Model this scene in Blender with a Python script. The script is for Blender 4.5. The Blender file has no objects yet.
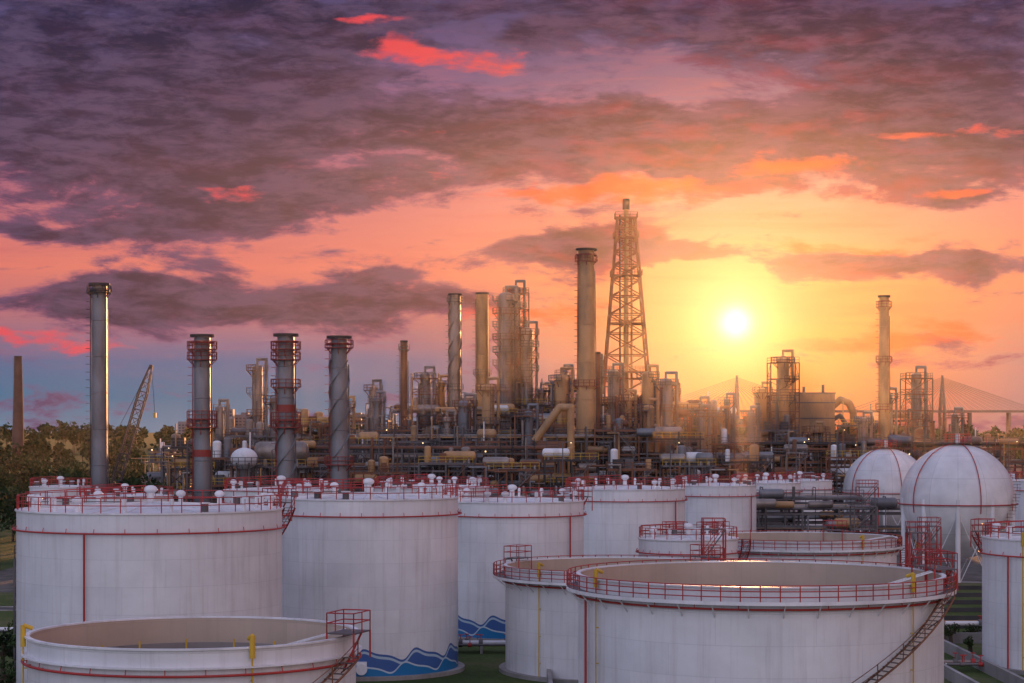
import bpy, math, random
import numpy as np
from mathutils import Vector
random.seed(7); np.random.seed(7)
sc = bpy.context.scene
PI = math.pi
KY = 1.54      # plot depth factor: site plan metres along the viewing direction
def rad(a): return math.radians(a)
def S(r, g, b):
    f = lambda c: (c/255/12.92) if c/255 <= 0.04045 else ((c/255+0.055)/1.055)**2.4
    return (f(r), f(g), f(b), 1)

# ------------------------------------------------------------------ materials
def newmat(name):
    m = bpy.data.materials.new(name); m.use_nodes = True
    nt = m.node_tree; b = nt.nodes['Principled BSDF']
    return m, nt, b
def paint(name, col, rough=0.5, metal=0.0, var=0.25, scale=0.6, dirt=(0.12, 0.09, 0.07), dirtamt=0.3):
    m, nt, b = newmat(name); N = nt.nodes; L = nt.links
    tc = N.new('ShaderNodeTexCoord')
    mp = N.new('ShaderNodeMapping'); mp.inputs['Scale'].default_value = (1, 1, 0.35)
    L.new(tc.outputs['Object'], mp.inputs[0])
    n = N.new('ShaderNodeTexNoise'); n.inputs['Scale'].default_value = scale; n.inputs['Detail'].default_value = 4
    n.inputs['Roughness'].default_value = 0.7
    L.new(mp.outputs[0], n.inputs['Vector'])
    r = N.new('ShaderNodeValToRGB'); r.color_ramp.elements[0].position = 0.48; r.color_ramp.elements[1].position = 0.72
    r.color_ramp.elements[0].color = (0, 0, 0, 1); r.color_ramp.elements[1].color = (dirtamt, dirtamt, dirtamt, 1)
    L.new(n.outputs['Fac'], r.inputs[0])
    mx = N.new('ShaderNodeMixRGB'); mx.inputs[1].default_value = (*col[:3], 1); mx.inputs[2].default_value = (*dirt, 1)
    L.new(r.outputs[0], mx.inputs[0])
    n2 = N.new('ShaderNodeTexNoise'); n2.inputs['Scale'].default_value = scale*0.4; n2.inputs['Detail'].default_value = 1
    L.new(tc.outputs['Object'], n2.inputs['Vector'])
    mr = N.new('ShaderNodeMapRange'); mr.inputs[1].default_value = .3; mr.inputs[2].default_value = .7
    mr.inputs[3].default_value = 1-var; mr.inputs[4].default_value = 1+var*0.4
    L.new(n2.outputs['Fac'], mr.inputs[0])
    hs = N.new('ShaderNodeHueSaturation'); L.new(mr.outputs[0], hs.inputs['Value']); L.new(mx.outputs[0], hs.inputs['Color'])
    L.new(hs.outputs[0], b.inputs['Base Color'])
    b.inputs['Roughness'].default_value = rough; b.inputs['Metallic'].default_value = metal
    return m

def tankmat(name, wave=False, base=(0.80, 0.81, 0.83), w2=(0.74, 0.75, 0.78)):
    m, nt, b = newmat(name); N = nt.nodes; L = nt.links
    uv = N.new('ShaderNodeUVMap')
    br = N.new('ShaderNodeTexBrick'); br.inputs['Scale'].default_value = 1
    br.inputs['Brick Width'].default_value = 6.5; br.inputs['Row Height'].default_value = 2.05
    br.inputs['Mortar Size'].default_value = 0.02; br.inputs['Mortar Smooth'].default_value = 0.5
    br.inputs['Color1'].default_value = (*base, 1); br.inputs['Color2'].default_value = (*w2, 1)
    br.inputs['Mortar'].default_value = (base[0]*.8, base[1]*.8, base[2]*.82, 1)
    L.new(uv.outputs[0], br.inputs['Vector'])
    mp = N.new('ShaderNodeMapping'); mp.inputs['Scale'].default_value = (1.6, 0.08, 1)
    oi = N.new('ShaderNodeObjectInfo'); vadd = N.new('ShaderNodeVectorMath'); vadd.operation = 'ADD'
    L.new(uv.outputs[0], vadd.inputs[0]); L.new(oi.outputs['Location'], vadd.inputs[1])
    L.new(vadd.outputs[0], mp.inputs[0])
    n = N.new('ShaderNodeTexNoise'); n.inputs['Scale'].default_value = 1; n.inputs['Detail'].default_value = 5; n.inputs['Roughness'].default_value = .65
    L.new(mp.outputs[0], n.inputs['Vector'])
    r = N.new('ShaderNodeMapRange'); r.inputs[1].default_value = .5; r.inputs[2].default_value = .82; r.inputs[3].default_value = 0; r.inputs[4].default_value = .42
    L.new(n.outputs['Fac'], r.inputs[0])
    mx = N.new('ShaderNodeMixRGB'); mx.inputs[2].default_value = (0.34, 0.28, 0.25, 1)
    L.new(r.outputs[0], mx.inputs[0]); L.new(br.outputs['Color'], mx.inputs[1])
    n3 = N.new('ShaderNodeTexNoise'); n3.inputs['Scale'].default_value = .22; n3.inputs['Detail'].default_value = 5; n3.inputs['Roughness'].default_value = .6
    L.new(vadd.outputs[0], n3.inputs['Vector'])
    r3 = N.new('ShaderNodeMapRange'); r3.inputs[1].default_value = .35; r3.inputs[2].default_value = .7; r3.inputs[3].default_value = .86; r3.inputs[4].default_value = 1.03
    L.new(n3.outputs['Fac'], r3.inputs[0])
    hs = N.new('ShaderNodeHueSaturation'); L.new(r3.outputs[0], hs.inputs['Value']); L.new(mx.outputs[0], hs.inputs['Color'])
    out = hs.outputs[0]
    if wave:
        sx = N.new('ShaderNodeSeparateXYZ'); L.new(uv.outputs[0], sx.inputs[0])
        def M(op, a, bb=None):
            k = N.new('ShaderNodeMath'); k.operation = op
            for i, q in enumerate((a, bb)):
                if q is None: continue
                if isinstance(q, (int, float)): k.inputs[i].default_value = q
                else: L.new(q, k.inputs[i])
            return k.outputs[0]
        u, v = sx.outputs[0], sx.outputs[1]
        ph = M('MULTIPLY', u, 2*PI/4.8)
        sk = M('ADD', ph, M('MULTIPLY', M('SINE', ph), 0.85))
        w = M('ADD', 2.25, M('MULTIPLY', M('SINE', sk), 0.5))
        d = M('SUBTRACT', w, v)
        ph2 = M('ADD', M('MULTIPLY', u, 2*PI/4.8), 1.4)
        w2_ = M('ADD', 1.15, M('MULTIPLY', M('SINE', M('ADD', ph2, M('MULTIPLY', M('SINE', ph2), .8))), .45))
        d2 = M('SUBTRACT', w2_, v)
        def over(mask, col, cur):
            x = N.new('ShaderNodeMixRGB'); x.inputs[2].default_value = col
            L.new(mask, x.inputs[0]); L.new(cur, x.inputs[1]); return x.outputs[0]
        out = over(M('MULTIPLY', M('GREATER_THAN', d, 0), .95), (0.010, 0.09, 0.33, 1), out)
        out = over(M('MULTIPLY', M('GREATER_THAN', d, 0.2), M('LESS_THAN', d, .42)), (0.42, 0.55, 0.66, 1), out)
        out = over(M('GREATER_THAN', d2, 0), (0.5, 0.6, 0.68, 1), out)
        out = over(M('GREATER_THAN', d2, 0.15), (0.01, 0.18, 0.42, 1), out)
    L.new(out, b.inputs['Base Color'])
    bp = N.new('ShaderNodeBump'); bp.inputs['Strength'].default_value = .4; bp.inputs['Distance'].default_value = .03
    iv = N.new('ShaderNodeMath'); iv.operation = 'ADD'
    L.new(br.outputs['Fac'], iv.inputs[0])
    nb = N.new('ShaderNodeMath'); nb.operation = 'MULTIPLY'; nb.inputs[1].default_value = 1.6; L.new(n3.outputs['Fac'], nb.inputs[0]); L.new(nb.outputs[0], iv.inputs[1])
    L.new(iv.outputs[0], bp.inputs['Height']); L.new(bp.outputs[0], b.inputs['Normal'])
    b.inputs['Roughness'].default_value = .45
    return m

WHITE = tankmat('tank_white_paint'); WAVE = tankmat('tank_wave_mural', True)
INNER = tankmat('tank_inner_wall', False, (0.56, 0.44, 0.35), (0.47, 0.37, 0.29))
PWHITE = paint('white_paint', (0.78, 0.78, 0.80), .45, var=.15)
DECK = paint('roof_deck', (0.30, 0.27, 0.26), .8, var=.4, scale=.35, dirtamt=.6)
RED = paint('red_paint', (0.46, 0.03, 0.025), .45, var=.2)
YEL = paint('yellow_paint', (0.65, 0.40, 0.03), .5, var=.2)
STEEL = paint('galvanised_steel', (0.14, 0.125, 0.125), .5, .2, var=.4)
DARK = paint('dark_steel', (0.045, 0.038, 0.036), .6, .1, var=.4)
RUST = paint('oxide_painted_steel', (0.21, 0.082, 0.038), .65, .0, var=.4)
INSUL = paint('insulation_cladding', (0.32, 0.265, 0.23), .38, .35, var=.45, scale=.5, dirtamt=.6)
SUN_CREAM = paint('sun_tinted_cream_paint', (0.50, 0.28, 0.12), .5, var=.4, scale=.3, dirtamt=.6)  # cream paint with the low sun's orange light mixed into its base colour
SILVER = paint('aluminium_stack', (0.21, 0.21, 0.225), .42, .25, var=.45, scale=.3, dirtamt=.6)
BRICK = paint('stack_brick', (0.13, 0.07, 0.055), .8, var=.3)
CONC = paint('concrete', (0.34, 0.32, 0.31), .85, var=.3, scale=.4, dirtamt=.5)
ASPH = paint('asphalt', (0.055, 0.055, 0.058), .85, var=.3)
GLASSY = paint('window_glass', (0.05, 0.06, 0.08), .15, var=.1)
FACADE = paint('facade_far', (0.17, 0.17, 0.21), .7, var=.1)
TRUNK = paint('bark', (0.09, 0.065, 0.045), .9)
BLACK = paint('crane_paint', (0.04, 0.04, 0.045), .6)
GRAVEL = paint('gravel', (0.14, 0.12, 0.105), .95, var=.5, scale=.8, dirt=(.05, .06, .03), dirtamt=.9)
REDOX = paint('red_oxide_platform', (0.28, 0.035, 0.025), .6, 0, var=.3)

def leafmat():
    m, nt, b = newmat('foliage'); N = nt.nodes; L = nt.links
    tc = N.new('ShaderNodeTexCoord')
    n = N.new('ShaderNodeTexNoise'); n.inputs['Scale'].default_value = .22; n.inputs['Detail'].default_value = 4
    L.new(tc.outputs['Object'], n.inputs['Vector'])
    r = N.new('ShaderNodeValToRGB'); e = r.color_ramp.elements
    e[0].position = .35; e[0].color = (.012, .026, .010, 1); e[1].position = .7; e[1].color = (.06, .095, .028, 1)
    L.new(n.outputs['Fac'], r.inputs[0]); L.new(r.outputs[0], b.inputs['Base Color']); b.inputs['Roughness'].default_value = .8
    b.inputs['Specular IOR Level'].default_value = .2
    return m
LEAF = leafmat()
def groundmat():
    m, nt, b = newmat('ground_grass_soil'); N = nt.nodes; L = nt.links
    tc = N.new('ShaderNodeTexCoord')
    n = N.new('ShaderNodeTexNoise'); n.inputs['Scale'].default_value = .05; n.inputs['Detail'].default_value = 6; n.inputs['Roughness'].default_value = .65
    L.new(tc.outputs['Object'], n.inputs['Vector'])
    r = N.new('ShaderNodeValToRGB'); e = r.color_ramp.elements
    e[0].position = .38; e[0].color = (.04, .065, .018, 1); e[1].position = .70; e[1].color = (.16, .13, .08, 1)
    k = e.new(.55); k.color = (.08, .11, .03, 1)
    n2 = N.new('ShaderNodeTexNoise'); n2.inputs['Scale'].default_value = 2.5; n2.inputs['Detail'].default_value = 4
    L.new(tc.outputs['Object'], n2.inputs['Vector'])
    L.new(n.outputs['Fac'], r.inputs[0])
    hs = N.new('ShaderNodeHueSaturation'); mr = N.new('ShaderNodeMapRange'); mr.inputs[3].default_value = .45; mr.inputs[4].default_value = 1.5
    L.new(n2.outputs['Fac'], mr.inputs[0]); L.new(mr.outputs[0], hs.inputs['Value']); L.new(r.outputs[0], hs.inputs['Color'])
    L.new(hs.outputs[0], b.inputs['Base Color']); b.inputs['Roughness'].default_value = .95
    b.inputs['Specular IOR Level'].default_value = .15
    bp = N.new('ShaderNodeBump'); bp.inputs['Distance'].default_value = .15; L.new(n2.outputs['Fac'], bp.inputs['Height']); L.new(bp.outputs[0], b.inputs['Normal'])
    return m
GROUND = groundmat()
def lampmat():
    m, nt, b = newmat('lamp_glow')
    b.inputs['Emission Color'].default_value = (1, .66, .30, 1); b.inputs['Emission Strength'].default_value = 4
    return m
LAMP = lampmat()

# ------------------------------------------------------------------ mesh builder
class MB:
    def __init__(s): s.v = []; s.f = []; s.m = []; s.s = []; s.uv = []; s.mats = []
    def mi(s, m):
        if m not in s.mats: s.mats.append(m)
        return s.mats.index(m)
    def add(s, vs, fs, mat, smooth=False, uvs=None):
        o = len(s.v); s.v.extend(vs); k = s.mi(mat)
        for i, f in enumerate(fs):
            s.f.append([a+o for a in f]); s.m.append(k); s.s.append(smooth)
            s.uv.extend(uvs[i] if uvs else [(0.0, 0.0)]*len(f))
    def box(s, cx, cy, cz, sx, sy, sz, mat, rz=0):
        c, n = math.cos(rz), math.sin(rz); vs = []
        for z in (-1, 1):
            for (a, b) in ((-1, -1), (1, -1), (1, 1), (-1, 1)):
                x, y = a*sx/2, b*sy/2
                vs.append((cx+x*c-y*n, cy+x*n+y*c, cz+z*sz/2))
        s.add(vs, [(3, 2, 1, 0), (4, 5, 6, 7), (0, 1, 5, 4), (1, 2, 6, 5), (2, 3, 7, 6), (3, 0, 4, 7)], mat)
    def cyl(s, p, q, r, mat, r2=None, n=10, caps=True, smooth=True, rot=0):
        p = Vector(p); q = Vector(q); d = q-p
        if d.length < 1e-6: return
        d.normalize(); r2 = r if r2 is None else r2
        a = Vector((0, 0, 1)) if abs(d.z) < .9 else Vector((1, 0, 0))
        u = d.cross(a).normalized(); w = d.cross(u)
        vs = []
        for (c, rr) in ((p, r), (q, r2)):
            for i in range(n):
                t = 2*PI*i/n+rot
                vs.append(tuple(c+u*(rr*math.cos(t))+w*(rr*math.sin(t))))
        fs = [(i, i+n, (i+1) % n+n, (i+1) % n) for i in range(n)]
        s.add(vs, fs, mat, smooth)
        if caps: s.add(vs, [tuple(range(n)), tuple(range(2*n-1, n-1, -1))], mat, False)
    def bar(s, p, q, w, mat): s.cyl(p, q, w*.707, mat, n=4, smooth=False, rot=PI/4)
    def sph(s, c, r, mat, n=16, m=8, zs=1.0, t0=-90, t1=90, uvm=False):
        vs = []; fs = []; uv = []
        for j in range(m+1):
            t = rad(t0+(t1-t0)*j/m)
            for i in range(n):
                a = 2*PI*i/n
                vs.append((c[0]+r*math.cos(t)*math.cos(a), c[1]+r*math.cos(t)*math.sin(a), c[2]+r*zs*math.sin(t)))
        for j in range(m):
            for i in range(n):
                i2 = (i+1) % n
                fs.append((j*n+i, j*n+i2, (j+1)*n+i2, (j+1)*n+i))
                u0 = 2*PI*r*i/n; u1 = 2*PI*r*(i+1)/n; v0 = j*PI*r/m; v1 = (j+1)*PI*r/m
                uv.append([(u0, v0), (u1, v0), (u1, v1), (u0, v1)])
        s.add(vs, fs, mat, True, uv)
    def ring(s, cx, cy, z, R, r, mat, a0=0, a1=360, n=72, k=5, z1=None):
        vs = []; fs = []; full = abs(a1-a0) >= 359.9; z1 = z if z1 is None else z1
        cnt = n if full else n+1
        for i in range(cnt):
            a = rad(a0+(a1-a0)*i/n); zz = z+(z1-z)*i/n
            for j in range(k):
                t = 2*PI*j/k
                rr = R+r*math.cos(t); vs.append((cx+rr*math.cos(a), cy+rr*math.sin(a), zz+r*math.sin(t)))
        for i in range(n):
            i2 = (i+1) % cnt
            for j in range(k):
                j2 = (j+1) % k
                fs.append((i*k+j, i2*k+j, i2*k+j2, i*k+j2))
        s.add(vs, fs, mat, True)
    def ann(s, cx, cy, z, Ri, Ro, t, mat, a0=0, a1=360, n=72, uvtop=False):
        vs = []; fs = []; full = abs(a1-a0) >= 359.9; cnt = n if full else n+1
        for i in range(cnt):
            a = rad(a0+(a1-a0)*i/n); c, d = math.cos(a), math.sin(a)
            vs += [(cx+Ri*c, cy+Ri*d, z), (cx+Ro*c, cy+Ro*d, z), (cx+Ro*c, cy+Ro*d, z+t), (cx+Ri*c, cy+Ri*d, z+t)]
        for i in range(n):
            b = i*4; e = ((i+1) % cnt)*4
            fs += [(b, e, e+1, b+1), (b+1, e+1, e+2, b+2), (b+2, e+2, e+3, b+3), (b+3, e+3, e, b)]
        if not full: fs += [(0, 1, 2, 3), (n*4+3, n*4+2, n*4+1, n*4)]
        s.add(vs, fs, mat, False)
    def shell(s, z0, z1, R, mat, n=96, inward=False, R1=None):
        vs = []; fs = []; uv = []; R1 = R if R1 is None else R1
        for i in range(n):
            a = 2*PI*i/n
            vs += [(R*math.cos(a), R*math.sin(a), z0), (R1*math.cos(a), R1*math.sin(a), z1)]
        for i in range(n):
            j = (i+1) % n; f = (2*i, 2*j, 2*j+1, 2*i+1)
            u0 = 2*PI*R*i/n; u1 = 2*PI*R*(i+1)/n; q = [(u0, z0), (u1, z0), (u1, z1), (u0, z1)]
            if inward: f = f[::-1]; q = q[::-1]
            fs.append(f); uv.append(q)
        s.add(vs, fs, mat, True, uv)
    def rail(s, cx, cy, z, R, mat, a0=0, a1=360, h=1.1, step=1.5, nr=3, r=.035):
        arc = rad(abs(a1-a0))*R; n = max(2, int(arc/step)); seg = max(8, int(arc/.9)) if R < 4 else max(24, int(arc/1.1))
        for k in range(1, nr+1): s.ring(cx, cy, z+h*k/nr, R, r, mat, a0, a1, n=seg, k=4)
        for i in range(n + (0 if abs(a1-a0) >= 359.9 else 1)):
            a = rad(a0+(a1-a0)*i/n); x, y = cx+R*math.cos(a), cy+R*math.sin(a)
            s.cyl((x, y, z), (x, y, z+h), r*1.15, mat, n=4, caps=False)
    def railline(s, p, q, mat, h=1.1, step=1.5, nr=2, r=.035):
        p = Vector(p); q = Vector(q); n = max(1, int((q-p).length/step)); up = Vector((0, 0, 1))
        for k in range(1, nr+1): s.cyl(p+up*h*k/nr, q+up*h*k/nr, r, mat, n=4, caps=False)
        for i in range(n+1):
            c = p.lerp(q, i/n); s.cyl(c, c+up*h, r, mat, n=4, caps=False)
    def path(s, pts, r, mat, n=8):
        for a, b in zip(pts[:-1], pts[1:]): s.cyl(a, b, r, mat, n=n)
        for a in pts[1:-1]: s.sph(a, r*1.02, mat, n=n, m=4)
    def hvessel(s, p, q, r, mat, n=16):
        p = Vector(p); q = Vector(q); d = (q-p).normalized()
        s.cyl(p, q, r, mat, n=n, caps=False)
        s.cyl(q, q+d*r*.35, r, mat, r2=r*.8, n=n, caps=False); s.cyl(q+d*r*.35, q+d*r*.55, r*.8, mat, r2=r*.3, n=n)
        s.cyl(p, p-d*r*.35, r, mat, r2=r*.8, n=n, caps=False); s.cyl(p-d*r*.35, p-d*r*.55, r*.8, mat, r2=r*.3, n=n)
    def build(s, name, loc=(0, 0, 0), parent=None):
        me = bpy.data.meshes.new(name); me.from_pydata(s.v, [], s.f)
        for m in s.mats: me.materials.append(m)
        me.polygons.foreach_set('material_index', s.m); me.polygons.foreach_set('use_smooth', s.s)
        ul = me.uv_layers.new(name='UVMap'); ul.data.foreach_set('uv', np.array(s.uv, dtype=np.float32).ravel())
        me.update(); o = bpy.data.objects.new(name, me); sc.collection.objects.link(o)
        if parent: o.parent = parent
        else: o.location = (loc[0], loc[1]*KY, loc[2])
        return o
def empty(name, loc):
    e = bpy.data.objects.new(name, None); e.location = (loc[0], loc[1]*KY, loc[2]); sc.collection.objects.link(e); e.empty_display_size = 1; return e

# ------------------------------------------------------------------ tanks
def spiral_stair(mb, R, H, a0, a1, mat, w=.9, rmat=None):
    rmat = rmat or mat
    n = int(H/.24); Rm = R+.15+w/2
    for i in range(n):
        t = i/n; a = rad(a0+(a1-a0)*t); z = H*(1-t)
        mb.box(Rm*math.cos(a), Rm*math.sin(a), z-.05, w, .30, .04, STEEL, rz=a)
    for rr in (R+.15, R+.15+w):
        for off, th in ((-.12, .09), (.95, .035), (.5, .03)):
            if rr < R+.2 and off > 0: continue
            mb.ring(0, 0, H+off, rr, th, rmat, a0, a1, n=max(20, n//2), k=4, z1=off)
    for i in range(0, n, 5):
        t = i/n; a = rad(a0+(a1-a0)*t); z = H*(1-t); rr = R+.15+w
        mb.cyl((rr*math.cos(a), rr*math.sin(a), z-.1), (rr*math.cos(a), rr*math.sin(a), z+.95), .035, rmat, n=4)
        mb.bar((R*math.cos(a), R*math.sin(a), z-.9), (rr*math.cos(a), rr*math.sin(a), z-.15), .07, rmat)
def gauge_platform(mb, R, H, a, mat, w=2.4, d=1.6, up=.35):
    a = rad(a); cx, cy = (R+d*.2)*math.cos(a), (R+d*.2)*math.sin(a); z = H+up
    mb.box(cx, cy, z, d, w, .08, STEEL, rz=a)
    c, s_ = math.cos(a), math.sin(a)
    def P(u, v): return (cx+u*c-v*s_, cy+u*s_+v*c, z+.04)
    q = [P(-d/2, -w/2), P(d/2, -w/2), P(d/2, w/2), P(-d/2, w/2)]
    for i in range(4): mb.railline(q[i], q[(i+1) % 4], mat, step=.9)
    for k in q: mb.bar((k[0], k[1], z-1.5), k, .1, mat)
    mb.bar((R*c, R*s_, z-2.2), P(d/2, 0), .1, mat)
def foam_line(mb, R, H, a, mat):
    a = rad(a); x, y = (R+.22)*math.cos(a), (R+.22)*math.sin(a)
    mb.cyl((x, y, 0), (x, y, H-.5), .05, mat, n=6)
    mb.cyl((x, y, H-.5), (x, y, H+.7), .15, mat, n=10); mb.cyl((x, y, H+.7), ((R-.3)*math.cos(a), (R-.3)*math.sin(a), H+.5), .12, mat, n=8)
    for z in np.arange(1.5, H-1, 2.4): mb.bar((R*math.cos(a), R*math.sin(a), z), (x, y, z), .06, mat)

def tank(X, Y, R, H, kind='cone', mat=None, riser=(), foam=(), stair=None, vents=10, walk=.9, rail_on=True, deck_drop=2.2, ringpipe=True, gauge=(), railmat=None, name=None, stairmat=None):
    mat = mat or WHITE; railmat = railmat or RED
    e = empty(name or ('floating_roof_tank' if kind == 'open' else 'storage_tank'), (X, Y, 0))
    mb = MB(); mb.ann(0, 0, 0, 0.1, R+.6, .35, CONC, n=72)
    mb.shell(.35, H, R, mat)
    if kind == 'open':
        mb.shell(.35, H, R-.10, INNER, inward=True)
        mb.ann(0, 0, H-.002, R-.13, R+.16, .1, PWHITE, n=96)
    else:
        mb.ann(0, 0, H-.04, R-.05, R+.12, .12, PWHITE, n=96)
    mb.build('shell', parent=e)
    mb = MB()
    if kind == 'open':
        z = H-deck_drop
        mb.ann(0, 0, z-.6, .02, R-.35, .6, DECK, n=72)
        mb.ann(0, 0, z, R-.35, R-.12, .12, DARK, n=72); mb.ann(0, 0, z+.004, R-2.0, R-1.9, .5, DECK, n=72)
        for i in range(14):
            a = 2*PI*i/14; mb.cyl(((R-2.8)*math.cos(a), (R-2.8)*math.sin(a), z), ((R-2.8)*math.cos(a), (R-2.8)*math.sin(a), z+.8), .06, YEL, n=6)
        for s_ in (-.4, .4): mb.bar((R-.6, s_, H+.2), (R*.25, s_, z+.3), .08, PWHITE)
        for k in range(14):
            t = k/14; mb.bar(((R-.6)*(1-t)+R*.25*t, -.4, (H+.2)*(1-t)+(z+.3)*t), ((R-.6)*(1-t)+R*.25*t, .4, (H+.2)*(1-t)+(z+.3)*t), .05, PWHITE)
    else:
        Ht = R*.055
        mb.cyl((0, 0, H+.04), (0, 0, H+Ht), R+.02, PWHITE, r2=.3, n=96)
        for i in range(24):
            a = 2*PI*i/24; mb.bar((R*.98*math.cos(a), R*.98*math.sin(a), H+.08), (.4*math.cos(a), .4*math.sin(a), H+Ht+.03), .05, PWHITE)
        mb.cyl((0, 0, H+Ht), (0, 0, H+Ht+1.0), .28, PWHITE, n=14); mb.sph((0, 0, H+Ht+1.0), .55, PWHITE, zs=.6)
        for i in range(vents):
            a = 2*PI*(i+random.uniform(.1, .6))/vents; rr = R-random.uniform(.8, 1.6); x, y = rr*math.cos(a), rr*math.sin(a)
            hh = H+.35
            k = random.choice((0, 1, 2, 2))
            if k == 0:
                mb.cyl((x, y, H), (x, y, hh+.55), .2, PWHITE, n=10); mb.sph((x, y, hh+.6), .42, PWHITE, zs=.7)
            elif k == 1:
                mb.cyl((x, y, H), (x, y, hh+.35), .3, STEEL, n=10); mb.cyl((x, y, hh+.35), (x, y, hh+.45), .42, PWHITE, n=12)
            else:
                mb.path([(x, y, H), (x, y, hh+.7), (x*1.04, y*1.04, hh+.7), (x*1.04, y*1.04, hh+.3)], .14, PWHITE)
        mb.box(-R*.5, 0, H+Ht*.5+.3, R*.9, .7, .05, STEEL)
        mb.railline((-R*.95, .35, H+.25), (-.5, .35, H+Ht+.2), railmat); mb.railline((-R*.95, -.35, H+.25), (-.5, -.35, H+Ht+.2), railmat)
    mb.build('roof', parent=e)
    mb = MB()
    if kind == 'open' and walk > 0:
        mb.ann(0, 0, H-.95, R+.005, R+walk, .06, STEEL, n=96); mb.ann(0, 0, H-1.05, R+walk, R+walk+.05, .24, PWHITE, n=96)
        for i in range(36):
            a = 2*PI*i/36; mb.bar((R*math.cos(a), R*math.sin(a), H-1.9), ((R+walk*.95)*math.cos(a), (R+walk*.95)*math.sin(a), H-1.0), .07, PWHITE)
        mb.rail(0, 0, H-.88, R+walk, railmat, step=1.25)
    elif kind == 'open':
        mb.ann(0, 0, H-1.0, R+.005, R+.35, .08, PWHITE, n=96)
    elif rail_on:
        mb.rail(0, 0, H+.08, R-.05, railmat, step=1.5, nr=2)
    for a in gauge: gauge_platform(mb, R, H, a, railmat)
    mb.build('railing', parent=e)
    mb = MB()
    if ringpipe:
        zp = H-1.45 if kind != 'open' else H-1.35
        mb.ring(0, 0, zp, R+.28, .075, railmat, n=96, k=6)
        for i in range(28):
            a = 2*PI*i/28; mb.bar((R*math.cos(a), R*math.sin(a), zp), ((R+.28)*math.cos(a), (R+.28)*math.sin(a), zp), .06, railmat)
            mb.bar(((R+.28)*math.cos(a), (R+.28)*math.sin(a), zp), ((R+.2)*math.cos(a), (R+.2)*math.sin(a), zp+.35), .05, railmat)
    for a in riser:
        a = rad(a); mb.cyl(((R+.28)*math.cos(a), (R+.28)*math.sin(a), 0), ((R+.28)*math.cos(a), (R+.28)*math.sin(a), H-1.45), .085, railmat, n=8)
    for a in foam: foam_line(mb, R, H, a, YEL)
    mb.box(0, -R-.05, 1.2, .9, .3, .9, PWHITE); mb.cyl((0, -R+.1, 1.0), (0, -R-.35, 1.0), .5, PWHITE, n=18)
    mb.build('piping', parent=e)
    if stair:
        mb = MB(); spiral_stair(mb, R+(.35 if kind == 'open' and walk <= 0 else .3), H-.9 if kind == 'open' else H, stair[0], stair[1], stairmat or railmat); mb.build('stairway', parent=e)
    return e

# near row
tank(-28.8, 103.6, 10.4, 15.7, riser=(-107,), stair=(20, 120), gauge=(28,), vents=18, foam=())
tank(-18.2, 74.3, 9.25, 10.4, 'open', walk=0, foam=(-164, -62), stair=(-24, -125), gauge=(-18,), stairmat=RUST, ringpipe=True, deck_drop=1.8)
tank(-13.2, 119.5, 8.25, 15.8, mat=WAVE, riser=(-160,), stair=(60, 170), gauge=(150,), vents=16)
tank(0.0, 139.7, 7.7, 14.4, mat=WAVE, riser=(-40,), stair=(60, 160), gauge=(20,), vents=14)
tank(10.0, 119, 10.6, 9.6, 'open', walk=1.1, foam=(-135, -28), riser=(-110,), stair=(-5, 80), gauge=(150, 40), deck_drop=2.0)
tank(17.3, 91.0, 12.65, 11.9, 'open', walk=.8, foam=(-155, -46), riser=(-162,), stair=(-30, -108), gauge=(14, 4), deck_drop=2.8, stairmat=RUST)
tank(33.2, 150, 11.0, 9.6, 'open', walk=.6, foam=(-60,), stair=(0, -80), gauge=(140, 60), deck_drop=1.5)
tank(18.9, 139.5, 5.3, 10.4, stair=(-10, 100), gauge=(60, 100), vents=8)
tank(53.2, 121, 9.2, 12.0, riser=(-150,), foam=(-140,), stair=(150, 60), gauge=(150,), vents=12)
# middle row
tank(14.5, 167, 7.7, 14.5, mat=WAVE, stair=(60, 160), riser=(-40,), vents=12)
tank(29.4, 188, 5.9, 14.0, stair=(60, 160), riser=(-40,), vents=9)
tank(41.0, 210, 5.6, 13.5, mat=WAVE, stair=(60, 160), vents=9)
tank(50.0, 226, 5.6, 13.2, mat=WAVE, stair=(60, 160), vents=9)
tank(66.0, 268, 8.5, 17.0, stair=(60, 160), vents=9)
tank(-10.4, 168, 7.4, 14.6, stair=(60, 160), gauge=(100,), vents=14)
tank(-27.0, 152, 6.6, 15.0, stair=(60, 160), vents=12)
tank(-66.0, 190, 4.4, 13.7, stair=(60, 160), vents=8)
tank(-53.0, 178, 6.5, 13.0, stair=(60, 160), vents=10)
tank(84, 205, 6, 14, stair=(60, 160), vents=8)

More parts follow.
